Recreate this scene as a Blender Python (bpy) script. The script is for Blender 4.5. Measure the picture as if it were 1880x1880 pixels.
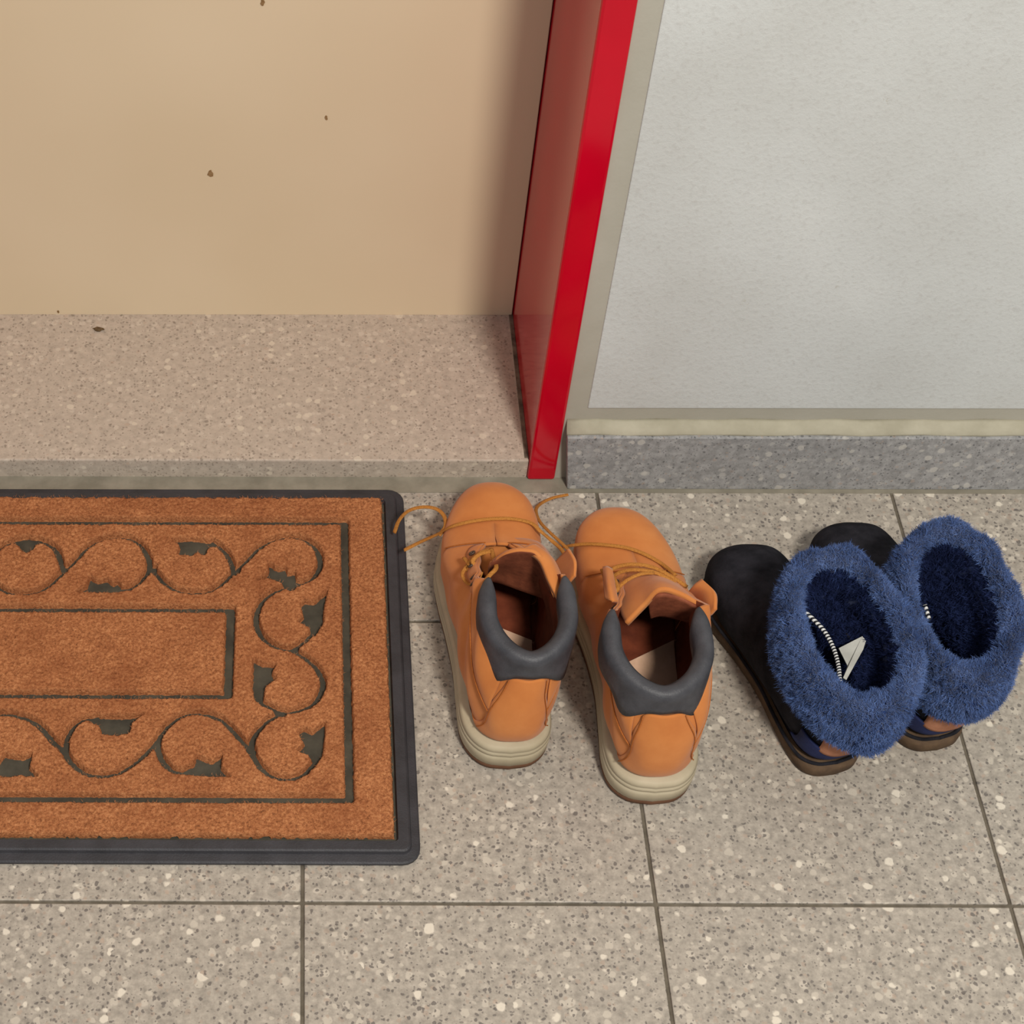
import bpy, bmesh, math, random
import numpy as np
from mathutils import Vector, Matrix
from mathutils.bvhtree import BVHTree

for o in list(bpy.data.objects): bpy.data.objects.remove(o)
random.seed(7); rng = np.random.default_rng(7)
S = bpy.context.scene
COL = S.collection

# ---------------------------------------------------------------- camera
F_PX, CX, CY = 3124.9, 523.1, 1022.2
PITCH, ROLL, YAW, CAM_H = 0.8870, 0.0094, -0.0150, 1.3083
def cam_axes():
    cp, sp, cy_, sy = math.cos(PITCH), math.sin(PITCH), math.cos(YAW), math.sin(YAW)
    fw = Vector((sy*cp, cy_*cp, -sp)); rt = Vector((cy_, -sy, 0)); dn = fw.cross(rt)
    c, s = math.cos(ROLL), math.sin(ROLL)
    return c*rt + s*dn, -s*rt + c*dn, fw
RT, DN, FW = cam_axes()
cam = bpy.data.objects.new('camera', bpy.data.cameras.new('camera')); COL.objects.link(cam)
M = Matrix.Identity(4)
for i in range(3):
    M[i][0] = RT[i]; M[i][1] = -DN[i]; M[i][2] = -FW[i]
M.translation = Vector((0, 0, CAM_H))
cam.matrix_world = M
cam.data.sensor_width = 36; cam.data.lens = F_PX/1880*36
cam.data.shift_x = (940-CX)/1880; cam.data.shift_y = (CY-940)/1880
cam.data.clip_start = .02
S.camera = cam

# ---------------------------------------------------------------- world, lights, exposure
W = bpy.data.worlds.new('world'); S.world = W; W.use_nodes = True
bg = W.node_tree.nodes['Background']; bg.inputs[0].default_value = (.97, .98, 1, 1); bg.inputs[1].default_value = .49
def area(name, loc, target, size, power, colr):
    l = bpy.data.lights.new(name, 'AREA'); l.shape = 'DISK'; l.size = size; l.energy = power; l.color = colr
    o = bpy.data.objects.new(name, l); COL.objects.link(o); o.location = loc
    o.rotation_euler = (Vector(target)-Vector(loc)).to_track_quat('-Z', 'Y').to_euler(); return o
area('ceiling_light', (.60, -.60, 2.40), (.35, .9, 0), .36, 64, (1, .95, .875))
S.view_settings.view_transform = 'Standard'; S.view_settings.look = 'None'
S.view_settings.gamma = 1; S.view_settings.use_curve_mapping = False
S.view_settings.exposure = 0.0

# ---------------------------------------------------------------- helpers
def ray(u, v):
    return (RT*((u-CX)/F_PX) + DN*((v-CY)/F_PX) + FW)
def at(u, v, z=0.0):
    d = ray(u, v); t = (z-CAM_H)/d.z
    return Vector((d.x*t, d.y*t, z))
def lin(c):
    return tuple(((x/255)/12.92 if x/255 <= .04045 else ((x/255+.055)/1.055)**2.4) for x in c)+(1,)
def make(name, verts, faces, mat=None, parent=None, smooth=True, loc=None):
    me = bpy.data.meshes.new(name)
    if isinstance(verts, np.ndarray) and isinstance(faces, np.ndarray):
        nv, nf, k = len(verts), len(faces), faces.shape[1]
        me.vertices.add(nv); me.vertices.foreach_set('co', verts.astype(np.float32).ravel())
        me.loops.add(nf*k); me.loops.foreach_set('vertex_index', faces.astype(np.int32).ravel())
        me.polygons.add(nf); me.polygons.foreach_set('loop_start', np.arange(0, nf*k, k, dtype=np.int32))
        me.polygons.foreach_set('loop_total', np.full(nf, k, dtype=np.int32)); me.update(calc_edges=True)
    else:
        me.from_pydata([tuple(v) for v in verts], [], faces)
    me.update()
    if smooth: me.polygons.foreach_set('use_smooth', [True]*len(me.polygons))
    mats = mat if isinstance(mat, (list, tuple)) else [mat]
    for m in mats:
        if m: me.materials.append(m)
    o = bpy.data.objects.new(name, me); COL.objects.link(o)
    if parent: o.parent = parent
    if loc: o.location = loc
    return o
def fixn(o):
    bm = bmesh.new(); bm.from_mesh(o.data); bmesh.ops.remove_doubles(bm, verts=bm.verts, dist=1e-6)
    bmesh.ops.recalc_face_normals(bm, faces=bm.faces); bm.to_mesh(o.data); bm.free(); return o
def box(name, a, b, mat, parent=None, bev=0.0, loc=None):
    bm = bmesh.new(); bmesh.ops.create_cube(bm, size=1)
    for v in bm.verts:
        v.co = Vector([(a[i]+b[i])/2 + v.co[i]*(b[i]-a[i]) for i in range(3)])
    if bev: bmesh.ops.bevel(bm, geom=list(bm.edges), offset=bev, segments=2, affect='EDGES', profile=.5)
    me = bpy.data.meshes.new(name); bm.to_mesh(me); bm.free(); me.materials.append(mat)
    o = bpy.data.objects.new(name, me); COL.objects.link(o)
    if parent: o.parent = parent
    if loc: o.location = loc
    return o
def empty(name, loc, rz, label, cat, group=None):
    o = bpy.data.objects.new(name, None); COL.objects.link(o); o.empty_display_size = .05
    o.location = loc; o.rotation_euler = (0, 0, rz); o['label'] = label; o['category'] = cat
    if group: o['group'] = group
    return o
def cr(pts, n):
    """Catmull-Rom through pts, n samples, uniform in parameter."""
    P = np.array(pts, float); k = len(P)
    if k == 2: P = np.array([P[0], (P[0]+P[1])/2, P[1]]); k = 3
    Q = np.vstack([2*P[0]-P[1], P, 2*P[-1]-P[-2]])
    t = np.linspace(0, k-1, n); i = np.minimum(t.astype(int), k-2); f = (t-i)[:, None]
    a, b, c, d = Q[i], Q[i+1], Q[i+2], Q[i+3]
    return .5*((2*b)+(-a+c)*f+(2*a-5*b+4*c-d)*f**2+(-a+3*b-3*c+d)*f**3)
def grid_faces(nu, nv, cu=False, cv=False):
    F = []
    for i in range(nu if cu else nu-1):
        for j in range(nv if cv else nv-1):
            i2, j2 = (i+1) % nu, (j+1) % nv
            F.append((i*nv+j, i2*nv+j, i2*nv+j2, i*nv+j2))
    return F
def tube(name, pts, r, mat, parent, n=None, flat=1.0, seg=8, taper=None):
    n = n or max(12, len(pts)*7)
    P = cr(pts, n); V = []
    for i in range(n):
        t = P[min(i+1, n-1)]-P[max(i-1, 0)]; t = t/(np.linalg.norm(t)+1e-9)
        up = np.array([0, 0, 1.]); 
        if abs(t[2]) > .95: up = np.array([0, 1., 0])
        s = np.cross(t, up); s /= np.linalg.norm(s); u = np.cross(s, t)
        rr = r*(taper(i/(n-1)) if taper else 1)
        for k in range(seg):
            a = 2*math.pi*k/seg; V.append(P[i]+s*math.cos(a)*rr+u*math.sin(a)*rr*flat)
    F = grid_faces(n, seg, cv=True); F.append(tuple(range(seg))); F.append(tuple(range((n-1)*seg, n*seg))[::-1])
    return make(name, V, F, mat, parent)

# ---------------------------------------------------------------- materials
class N:
    def __init__(s, name, rough=.6, spec=.4):
        s.m = bpy.data.materials.new(name); s.m.use_nodes = True; s.t = s.m.node_tree
        s.b = s.t.nodes['Principled BSDF']; s.b.inputs['Roughness'].default_value = rough
        s.b.inputs['Specular IOR Level'].default_value = spec
    def n(s, typ, **kw):
        x = s.t.nodes.new(typ)
        for k, v in kw.items(): setattr(x, k, v)
        return x
    def l(s, a, b): s.t.links.new(a, b)
    def pos(s, obj=False):
        if obj: return s.n('ShaderNodeTexCoord').outputs['Object']
        return s.n('ShaderNodeNewGeometry').outputs['Position']
    def noise(s, vec, scale, detail=3, rough=.5):
        x = s.n('ShaderNodeTexNoise'); x.inputs['Scale'].default_value = scale; x.inputs['Detail'].default_value = detail
        x.inputs['Roughness'].default_value = rough; s.l(vec, x.inputs['Vector']); return x.outputs['Fac']
    def ramp(s, fac, stops):
        r = s.n('ShaderNodeValToRGB'); s.l(fac, r.inputs[0]); e = r.color_ramp.elements
        while len(e) < len(stops): e.new(.5)
        for i, (p, c) in enumerate(stops):
            e[i].position = p; e[i].color = c if len(c) == 4 else lin(c)
        return r.outputs[0]
    def mix(s, fac, a, b, mode='MIX'):
        x = s.n('ShaderNodeMix', data_type='RGBA', blend_type=mode)
        if isinstance(fac, (int, float)): x.inputs[0].default_value = fac
        else: s.l(fac, x.inputs[0])
        for v, i in ((a, 6), (b, 7)):
            if isinstance(v, tuple): x.inputs[i].default_value = v if len(v) == 4 else lin(v)
            else: s.l(v, x.inputs[i])
        return x.outputs[2]
    def math(s, op, a, b=0.0, c=None):
        x = s.n('ShaderNodeMath', operation=op)
        for v, i in ((a, 0), (b, 1), (c, 2)):
            if v is None: continue
            if isinstance(v, (int, float)): x.inputs[i].default_value = v
            else: s.l(v, x.inputs[i])
        return x.outputs[0]
    def col(s, c):
        if isinstance(c, tuple): s.b.inputs['Base Color'].default_value = c if len(c) == 4 else lin(c)
        else: s.l(c, s.b.inputs['Base Color'])
    def bump(s, h, strength=.3, dist=.001):
        x = s.n('ShaderNodeBump'); x.inputs['Strength'].default_value = strength; x.inputs['Distance'].default_value = dist
        s.l(h, x.inputs['Height']); s.l(x.outputs[0], s.b.inputs['Normal'])

def terrazzo(name, base, light, dark, white, k=1.0, coarse=1.0, mot=1.0):
    m = N(name, .42, .35); p = m.pos()
    nz = m.n('ShaderNodeTexNoise'); nz.inputs['Scale'].default_value = 160; nz.inputs['Detail'].default_value = 2; m.l(p, nz.inputs['Vector'])
    w = m.n('ShaderNodeVectorMath', operation='MULTIPLY_ADD'); m.l(nz.outputs['Color'], w.inputs[0])
    w.inputs[1].default_value = (.0045,)*3; m.l(p, w.inputs[2]); p2 = w.outputs[0]
    def layer(scale, thr, rad, seed):
        off = m.n('ShaderNodeVectorMath', operation='ADD'); m.l(p2, off.inputs[0]); off.inputs[1].default_value = (seed, seed*.7, seed*1.3)
        v = m.n('ShaderNodeTexVoronoi'); v.inputs['Scale'].default_value = scale; v.inputs['Randomness'].default_value = 1; m.l(off.outputs[0], v.inputs['Vector'])
        sep = m.n('ShaderNodeSeparateColor'); m.l(v.outputs['Color'], sep.inputs[0])
        pick = m.math('GREATER_THAN', sep.outputs[0], thr)
        rr = m.math('MULTIPLY_ADD', sep.outputs[1], rad*.7, rad*.45)
        d = m.math('SUBTRACT', rr, v.outputs['Distance']); d = m.math('MULTIPLY', d, 9.0)
        cl = m.n('ShaderNodeClamp'); m.l(d, cl.inputs[0])
        return m.math('MULTIPLY', pick, cl.outputs[0]), sep.outputs[2]
    big = m.noise(p, 3.2, 3); fine = m.noise(p, 330, 2, .7); med = m.noise(p, 120, 3, .6)
    c = m.ramp(med, [(.3, tuple(x*(1-.14*mot) for x in base)), (.5, base), (.7, tuple(min(255, x*(1+.10*mot)) for x in base))])
    c = m.mix(m.math('MULTIPLY', m.math('SUBTRACT', fine, .42), .9*mot), c, tuple(x*.62 for x in base))
    a, r = layer(115/coarse, .52, .46, 0); c = m.mix(m.math('MULTIPLY', a, .75*k), c, light)
    a, r = layer(175/coarse, .70, .44, 3.1); c = m.mix(m.math('MULTIPLY', a, .55*k), c, m.mix(r, tuple(x*.78 for x in base), (185, 160, 140)))
    a, r = layer(240/coarse, .66, .44, 5.3); c = m.mix(m.math('MULTIPLY', a, .80*k), c, dark)
    a, r = layer(330/coarse, .62, .42, 9.7); c = m.mix(m.math('MULTIPLY', a, .65*k), c, dark)
    a, r = layer(90/coarse, .86, .42, 7.7); c = m.mix(m.math('MULTIPLY', a, .85*k), c, white)
    c = m.mix(m.math('MULTIPLY', big, .22), c, tuple(x*.72 for x in base))
    m.col(c); m.bump(med, .08, .0006); return m.m
M_tile = terrazzo('terrazzo_floor', (170, 161, 148), (199, 189, 173), (94, 88, 84), (226, 216, 198))
M_sill = terrazzo('terrazzo_threshold', (186, 172, 156), (206, 193, 176), (120, 108, 96), (216, 203, 182), .8, .9, .5)
M_skirt = terrazzo('terrazzo_skirting', (156, 155, 154), (184, 181, 176), (72, 72, 76), (198, 194, 186), .8, .9)

def simple(name, c1, c2, scale=40, rough=.6, spec=.35, bs=.2, bscale=None, bd=.001, detail=4, obj=False):
    m = N(name, rough, spec); p = m.pos(obj); f = m.noise(p, scale, detail, .6)
    m.col(m.ramp(f, [(.35, c1), (.65, c2)]))
    m.bump(m.noise(p, bscale or scale*4, 3), bs, bd); return m.m
M_grout = simple('grout', (92, 85, 74), (114, 106, 93), 60, .95, .1, .5)
M_seal = simple('joint_filler', (122, 116, 101), (144, 137, 121), 30, .7, .3, .4)
M_caulk = simple('skirting_caulk', (158, 152, 132), (174, 168, 148), 26, .75, .2, .5)
M_grey = simple('grey_paint', (164, 160, 146), (173, 169, 156), 9, .55, .3, .15, 300)
M_rubber = simple('black_rubber', (43, 42, 45), (56, 55, 59), 30, .55, .45, .3, 600)
M_mesh_brown = None

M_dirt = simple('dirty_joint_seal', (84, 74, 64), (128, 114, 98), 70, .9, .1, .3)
def m_door():
    m = N('beige_door_paint', .45, .3); p = m.pos()
    big = m.noise(p, 2.5, 3); c = m.ramp(big, [(.3, (206, 186, 154)), (.7, (215, 196, 166))])
    f = m.noise(p, 26, 5, .65); c = m.mix(m.math('MULTIPLY', m.math('GREATER_THAN', f, .74), .35), c, (170, 145, 112))
    m.col(c); m.bump(m.noise(p, 260, 2), .06, .0005); return m.m
M_door = m_door()
def m_plaster():
    m = N('white_plaster', .85, .15); p = m.pos()
    b = m.noise(p, 5, 4, .6); c = m.ramp(b, [(.3, (189, 190, 186)), (.55, (197, 199, 196)), (.75, (203, 205, 202))])
    v = m.noise(p, 210, 4, .65); c = m.mix(m.math('MULTIPLY', m.math('SUBTRACT', v, .52), 1.1), c, (150, 143, 136))
    s = m.noise(p, 55, 5, .7); c = m.mix(m.math('MULTIPLY', m.math('GREATER_THAN', s, .70), .28), c, (160, 150, 130))
    m.col(c); m.bump(v, .45, .0012); return m.m
M_plaster = m_plaster()
def m_red():
    m = N('red_gloss_paint', .35, .5); p = m.pos(); m.b.inputs['Coat Weight'].default_value = 1; m.b.inputs['Coat Roughness'].default_value = .11; m.b.inputs['Coat IOR'].default_value = 1.40; m.b.inputs['Specular IOR Level'].default_value = 0
    m.col(m.ramp(m.noise(p, 14, 2), [(.3, (182, 3, 30)), (.7, (192, 4, 34))]))
    m.bump(m.noise(p, 320, 3), .10, .0006); return m.m
M_red = m_red()
def m_coir():
    m = N('coir_fibre', .95, .05); p = m.pos()
    f = m.noise(p, 420, 3, .7); b = m.noise(p, 22, 5, .65)
    c = m.ramp(f, [(.25, (108, 66, 42)), (.5, (168, 108, 69)), (.75, (202, 143, 97))])
    c = m.mix(m.math('MULTIPLY', m.math('SUBTRACT', b, .42), 1.9), c, (126, 70, 42))
    m.col(c); m.bump(f, .8, .002); return m.m
M_coir = m_coir()
def m_nubuck():
    m = N('wheat_nubuck', .8, .2); p = m.pos(); b = m.noise(p, 22, 4, .6)
    c = m.ramp(b, [(.3, (184, 110, 54)), (.55, (195, 121, 62)), (.8, (204, 132, 72))])
    m.col(c); m.bump(m.noise(p, 500, 3), .15, .0005)
    m.b.inputs['Sheen Weight'].default_value = .12; m.b.inputs['Sheen Roughness'].default_value = .5; return m.m
M_nub = m_nubuck()
M_lining = simple('brown_leather_lining', (92, 42, 26), (122, 60, 38), 40, .7, .2, .2)
M_tonglin = simple('tongue_lining_leather', (108, 56, 38), (146, 82, 56), 60, .75, .2, .3)
M_collar = simple('charcoal_padded_leather', (52, 52, 56), (66, 66, 70), 60, .5, .4, .25, 700)
M_mid = simple('cream_midsole_rubber', (168, 156, 130), (182, 170, 144), 18, .6, .3, .1)
M_out = simple('brown_outsole_rubber', (84, 56, 38), (104, 70, 48), 30, .7, .3, .3)
M_insole = simple('lit_insole', (196, 160, 132), (210, 172, 146), 50, .85, .1, .2)
M_lace = simple('yellow_brown_lace', (160, 104, 46), (190, 130, 62), 900, .85, .15, .6, 1400)
M_thread = simple('tan_stitching', (160, 92, 42), (178, 106, 52), 500, .9, .1, .3)
M_brass = simple('dark_eyelet', (60, 44, 34), (78, 58, 44), 200, .4, .5, .1)
M_suede = simple('black_suede', (26, 26, 30), (42, 41, 46), 60, .95, .08, .5, 700)
M_navy = simple('navy_heel_band', (22, 30, 66), (32, 42, 84), 60, .7, .25, .3)
M_tan = simple('tan_heel_tab', (150, 100, 74), (170, 118, 90), 60, .8, .2, .3)
M_gum = simple('tan_crepe_sole', (76, 60, 46), (98, 78, 58), 60, .8, .2, .4)
M_dark = simple('dark_insock', (14, 15, 22), (24, 25, 36), 80, .95, .05, .4)
M_card = simple('grey_card', (172, 172, 164), (190, 190, 182), 60, .8, .2, .1)
def m_fur(name, a, b, c_):
    m = N(name, .9, .1); p = m.pos(); f = m.noise(p, 38, 4, .7)
    m.col(m.ramp(f, [(.36, a), (.52, b), (.75, c_)]))
    m.b.inputs['Sheen Weight'].default_value = 0 if 'inner' in name else .2; return m.m
M_fur = m_fur('blue_sheepskin', (50, 70, 114), (76, 100, 150), (104, 128, 178))
M_furshade = m_fur('shaded_inner_fleece', (24, 32, 62), (32, 42, 78), (44, 58, 100))  # darker copy of the fur, shade inside cuff and shaft put into its colour
M_furbase = m_fur('blue_fleece_base', (26, 42, 82), (36, 56, 104), (48, 70, 122))
def m_cord():
    m = N('striped_cord', .6, .3); p = m.pos(True)
    w = m.n('ShaderNodeTexWave', wave_type='BANDS'); w.bands_direction = 'Y'; w.inputs['Scale'].default_value = 105; m.l(p, w.inputs['Vector'])
    m.col(m.ramp(w.outputs['Fac'], [(.45, (30, 30, 34)), (.55, (225, 225, 222))])); return m.m
M_cord = m_cord()

# ---------------------------------------------------------------- setting
T = .30; XA, YG = .0019, .6865
YW, YD = 1.1716, 1.3885           # wall face, door face
XP, XP2, XG = .232, .2604, .2811  # frame reveal, frame outer edge, plaster edge
SILL = .0257; YSK = 1.156
XL = -.68
def struct(o): o['kind'] = 'structure'; return o

floor = struct(box('floor', (-1.6, -.9, -.05), (2.0, YW+.02, -.0022), M_grout))
g = .0032
for i in range(-5, 7):
    for j in range(-5, 2):
        x0, x1 = XA+i*T+g/2, XA+(i+1)*T-g/2
        y0, y1 = YG+j*T+g/2, YG+(j+1)*T-g/2
        y1 = min(y1, YSK-.004)
        if x1 > 2.0 or x0 < -1.6: continue
        o = box('floor_tile', (0, 0, -.012), (x1-x0, y1-y0, 0), M_tile, floor, bev=.0009, loc=(x0, y0, random.uniform(-.0003, .0002)))
o = struct(box('trim_3', (-1.6, YSK-.005, -.004), (2.0, YW+.006, .0006), M_seal)); o['label'] = 'grey joint filler between the floor tiles and the wall'

wall = struct(box('wall_back', (XP2-.02, YW, -.04), (2.0, YW+.30, 2.6), M_grey))
pl = box('plaster_panel', (XG, YW-.0012, .1035), (2.0, YW+.002, 2.6), M_plaster, wall, bev=.0009)
wl = struct(box('wall_left', (-1.6, YW, -.04), (XL-.03+.02, YW+.30, 2.6), M_grey))
box('plaster_panel', (-1.6, YW-.0022, .1035), (XL-.05, YW+.002, 2.6), M_plaster, wl, bev=.0009)
wt = struct(box('wall_top', (XL-.01, YW, 2.06), (XP2-.02, YW+.30, 2.6), M_grey))

def skirting(name, x0, x1):
    b_ = struct(box(name, (x0, YSK, 0), (x1, YW+.002, .0765), M_skirt, bev=.0012))
    for v in b_.data.vertices:
        if v.co.x < x0+.01 and x0 > 0: v.co.x -= .009*v.co.z/.0765
    # uneven bead of caulk on the top edge against the wall
    n = 60; V = []; prof = [(.0035, .0755), (.0035, .0785), (.008, .082), (.0125, .086), (.0165, .088), (.0165, .0755)]
    for i in range(n):
        x = x0-.009*(x0 > 0)+(x1-x0)*i/(n-1)
        for (dy, z) in prof: V.append((x, YSK+dy+.0008*math.sin(i*1.7), z+.0009*math.sin(i*2.3)*(z > .077)))
    F = grid_faces(n, 6, cv=True); F += [tuple(range(6)), tuple(range((n-1)*6, n*6))]
    fixn(make('caulk_bead', V, F, M_caulk, b_))
skirting('baseboard_back', .2720, 2.0)
skirting('baseboard_left', -1.6, XL-.05)

th = struct(box('trim_2', (XL-.002, YW+.0005, -.002), (XP, YD+.05, SILL), M_sill, bev=.0016)); th['label'] = 'terrazzo threshold slab under the beige door'
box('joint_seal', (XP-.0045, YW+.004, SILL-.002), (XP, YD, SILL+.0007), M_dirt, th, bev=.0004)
# red frame: face strip + reveal, as one L profile with small round edges
def frame():
    fr = struct(box('trim_1', (XP, YW-.004, .0006), (XP2, YD+.05, 2.03), M_red, bev=.003)); fr['label'] = 'glossy red door frame post'
    box('frame_post', (XL-.0284, YW-.004, .0006), (XL, YD+.05, 2.03), M_red, fr, bev=.003)
    box('frame_head', (XL-.0284, YW-.004, 2.03), (XP2, YD+.05, 2.06), M_red, fr, bev=.003)
    # the lower end pokes out past the threshold in a thicker coat of paint
    return fr
frame()
door = struct(box('door_1', (XL+.001, YD, SILL-.0005), (XP-.001, YD+.045, 2.028), M_door, bev=.0008))
def chip(u, v, r, n=11):
    d = ray(u, v); t = (YD-.0001)/d.y; c = Vector((d.x*t, 0, CAM_H+d.z*t)); V = []; 
    for k in range(n):
        a = 2*math.pi*k/n; rr = r*random.uniform(.6, 1.15)
        V.append((c.x+rr*.75*math.cos(a), YD-.0009, c.z+rr*1.25*math.sin(a)))
    V += [(x, YD+.001, z) for x, y, z in V]
    F = [tuple(range(n))[::-1]]+[(k, (k+1) % n, n+(k+1) % n, n+k) for k in range(n)]
    make('paint_chip', V, F, M_chip, door, smooth=False)
M_chip = simple('chipped_paint', (120, 92, 58), (150, 120, 84), 300, .9, .1, .3)
chip(386, 318, .0042); chip(599, 216, .0020); chip(107, 572, .0018); chip(482, 4, .0026)

# ---------------------------------------------------------------- doormat
MX0, MX1, MY0, MY1 = .104-.75, .104, .722, 1.152
MC = ((MX0+MX1)/2, (MY0+MY1)/2)
mat_ = empty('doormat', (MC[0], MC[1], 0), 0, 'brown coir doormat with scroll pattern and black rubber border at the beige door', 'doormat')
def rrect(hx, hy, r, n=5):
    P = []
    for (sx, sy, a0) in ((1, 1, 0), (-1, 1, 90), (-1, -1, 180), (1, -1, 270)):
        for k in range(n+1):
            a = math.radians(a0+90*k/n); P.append((sx*(hx-r)+r*math.cos(a), sy*(hy-r)+r*math.sin(a)))
    return P
HX, HY = (MX1-MX0)/2, (MY1-MY0)/2
rings = [(0, 0, .016, .0007), (0, 0, .016, .0032), (.0015, .0015, .0145, .0044), (.0075, .0085, .008, .0052), (.0085, .0095, .007, .0082), (.010, .011, .006, .0094), (.019, .019, .003, .0098), (.0205, .0205, .003, .0046)]
V, F = [], []
for (ix, iy, r, z) in rings:
    V += [(x, y, z) for x, y in rrect(HX-ix, HY-iy, max(r, .002))]
k = 24
for i in range(len(rings)-1):
    for j in range(k): F.append((i*k+j, i*k+(j+1) % k, (i+1)*k+(j+1) % k, (i+1)*k+j))
F.append(tuple(range((len(rings)-1)*k, len(rings)*k)))
rb = make('rubber_border', V, F, M_rubber, mat_, smooth=False)
bm = bmesh.new(); bm.from_mesh(rb.data); bmesh.ops.recalc_face_normals(bm, faces=bm.faces); bm.to_mesh(rb.data); bm.free()
M_rubgreen = simple('worn_rubber_base', (58, 55, 46), (78, 74, 62), 40, .75, .3, .4)
box('rubber_base', (-HX+.019, -HY+.019, .002), (HX-.019, HY-.019, .0050), M_rubgreen, mat_)
# scroll pattern
def crop(u, v):
    p = at(u*.4149, 860+v*.4149, .011); return (p.x-MC[0], p.y-MC[1])
strokes = [
 [(100,305),(190,320),(250,360),(275,430)],
 [(-60,470),(0,510),(60,542),(130,548),(200,525),(270,465),(330,408),(380,352),(450,312),(530,300),(600,318),(645,365),(662,425),(640,475),(590,520),(525,532)],
 [(660,430),(700,472),(740,512),(800,540),(880,546),(950,530),(1010,480),(1060,432),(1100,395),(1150,345),(1220,310),(1300,300),(1370,325),(1410,370),(1415,430),(1385,480),(1330,508),(1280,517)],
 [(940,320),(1000,368),(1028,425),(1035,465)],
 [(1280,515),(1200,550),(1150,600),(1132,670),(1160,740),(1220,785),(1290,795),(1360,750),(1408,690)],
 [(1290,798),(1360,840),(1408,890),(1430,950),(1402,1020),(1340,1060),(1260,1075),(1190,1050),(1145,1020),(1130,960)],
 [(1255,1078),(1190,1110),(1132,1170),(1112,1230),(1140,1300),(1190,1350),(1270,1370),(1340,1350),(1390,1300),(1415,1250)],
 [(1118,1250),(1060,1190),(1000,1125),(940,1092),(860,1080),(790,1100),(730,1150),(690,1210)],
 [(690,1210),(715,1280),(760,1330),(820,1345),(870,1345)],
 [(690,1210),(640,1260),(590,1303),(520,1345),(440,1355),(370,1340),(310,1290),(288,1230),(310,1160),(360,1112),(430,1098)],
 [(285,1240),(240,1208),(190,1150),(130,1108),(60,1087),(0,1085),(-60,1100)],
]
leaves = [
 [(30,300),(130,305),(200,322),(150,340),(140,360),(110,375),(90,358),(60,385),(45,350)],
 [(340,545),(385,520),(400,480),(430,500),(470,488),(500,512),(520,500),(540,530),(600,512),(580,538),(500,548)],
 [(765,312),(850,308),(950,322),(975,348),(920,348),(905,382),(870,368),(850,387),(790,377),(797,340)],
 [(1140,492),(1190,462),(1193,422),(1230,445),(1260,438),(1270,465),(1303,458),(1310,490),(1340,502),(1290,528),(1230,497),(1190,482)],
 [(1447,543),(1428,620),(1428,680),(1390,742),(1372,700),(1322,677),(1347,650),(1332,600),(1350,588),(1390,592)],
 [(1123,843),(1160,865),(1218,868),(1200,900),(1218,932),(1172,962),(1160,1022),(1122,970)],
 [(1437,1123),(1432,1200),(1422,1270),(1395,1302),(1368,1267),(1322,1247),(1350,1215),(1322,1163),(1345,1150),(1385,1167)],
 [(1015,1362),(975,1320),(980,1268),(940,1298),(868,1272),(862,1305),(815,1330),(860,1358),(930,1358)],
 [(632,1088),(540,1098),(430,1093),(398,1120),(445,1140),(455,1172),(520,1177),(568,1172),(577,1130)],
 [(162,1362),(127,1320),(137,1263),(95,1280),(20,1268),(0,1290),(-20,1340),(10,1362),(100,1357)],
]
CXH, CYT, CYB = .082-MC[0], 1.134-MC[1], .745-MC[1]
dx = .00105
gx = np.arange(0, CXH+dx/2, dx); gx[-1] = CXH; gy = np.arange(CYB, CYT+dx/2, dx); gy[-1] = CYT
GX, GY = np.meshgrid(gx, gy, indexing='ij')
D = np.full(GX.shape, 1.0)
def seg(ax, ay, bx, by, w):
    global D
    vx, vy = bx-ax, by-ay; L = vx*vx+vy*vy+1e-12
    t = np.clip(((GX-ax)*vx+(GY-ay)*vy)/L, 0, 1)
    D = np.minimum(D, np.hypot(GX-ax-t*vx, GY-ay-t*vy)-w)
for s_ in strokes:
    P = cr([crop(*p) for p in s_], len(s_)*3)
    for i in range(len(P)-1): seg(*P[i], *P[i+1], .0028)
# forks where stems leave the wave
for p in [(285,440),(675,440),(1040,455),(1285,525),(1300,800),(1245,1085),(1112,1245),(690,1215),(280,1240)]:
    q = crop(*p); seg(*q, q[0]+.0005, q[1], .0042)
xo = crop(1535, 800)[0]; yt = crop(800, 235)[1]; yb = crop(800, 1460)[1]
seg(0, yt, xo, yt, .0042); seg(xo, yt, xo, yb, .0038); seg(0, yb, xo, yb, .0042)
xi = crop(1015, 810)[0]; yt = crop(500, 620)[1]; yb = crop(500, 1002)[1]
seg(0, yt, xi, yt, .0042); seg(xi, yt, xi, yb, .0042); seg(0, yb, xi, yb, .0038)
for lf in leaves:
    P = [crop(*p) for p in lf]; ins = np.zeros(GX.shape, bool)
    for i in range(len(P)):
        (ax, ay), (bx, by) = P[i], P[(i+1) % len(P)]
        cond = ((ay > GY) != (by > GY)) & (GX < (bx-ax)*(GY-ay)/(by-ay+1e-12)+ax); ins ^= cond
        seg(ax, ay, bx, by, .0004)
    D = np.where(ins, np.minimum(D, -.003), D)
def lattice_noise(X, Y, s, seed):
    r = np.random.default_rng(seed); G = r.random((300, 300)); x = X*s+100; y = Y*s+100
    xi_, yi = np.floor(x).astype(int), np.floor(y).astype(int); fx, fy = x-xi_, y-yi
    fx = fx*fx*(3-2*fx); fy = fy*fy*(3-2*fy); g_ = lambda a, b: G[a % 300, b % 300]
    return (g_(xi_, yi)*(1-fx)+g_(xi_+1, yi)*fx)*(1-fy)+(g_(xi_, yi+1)*(1-fx)+g_(xi_+1, yi+1)*fx)*fy
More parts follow.
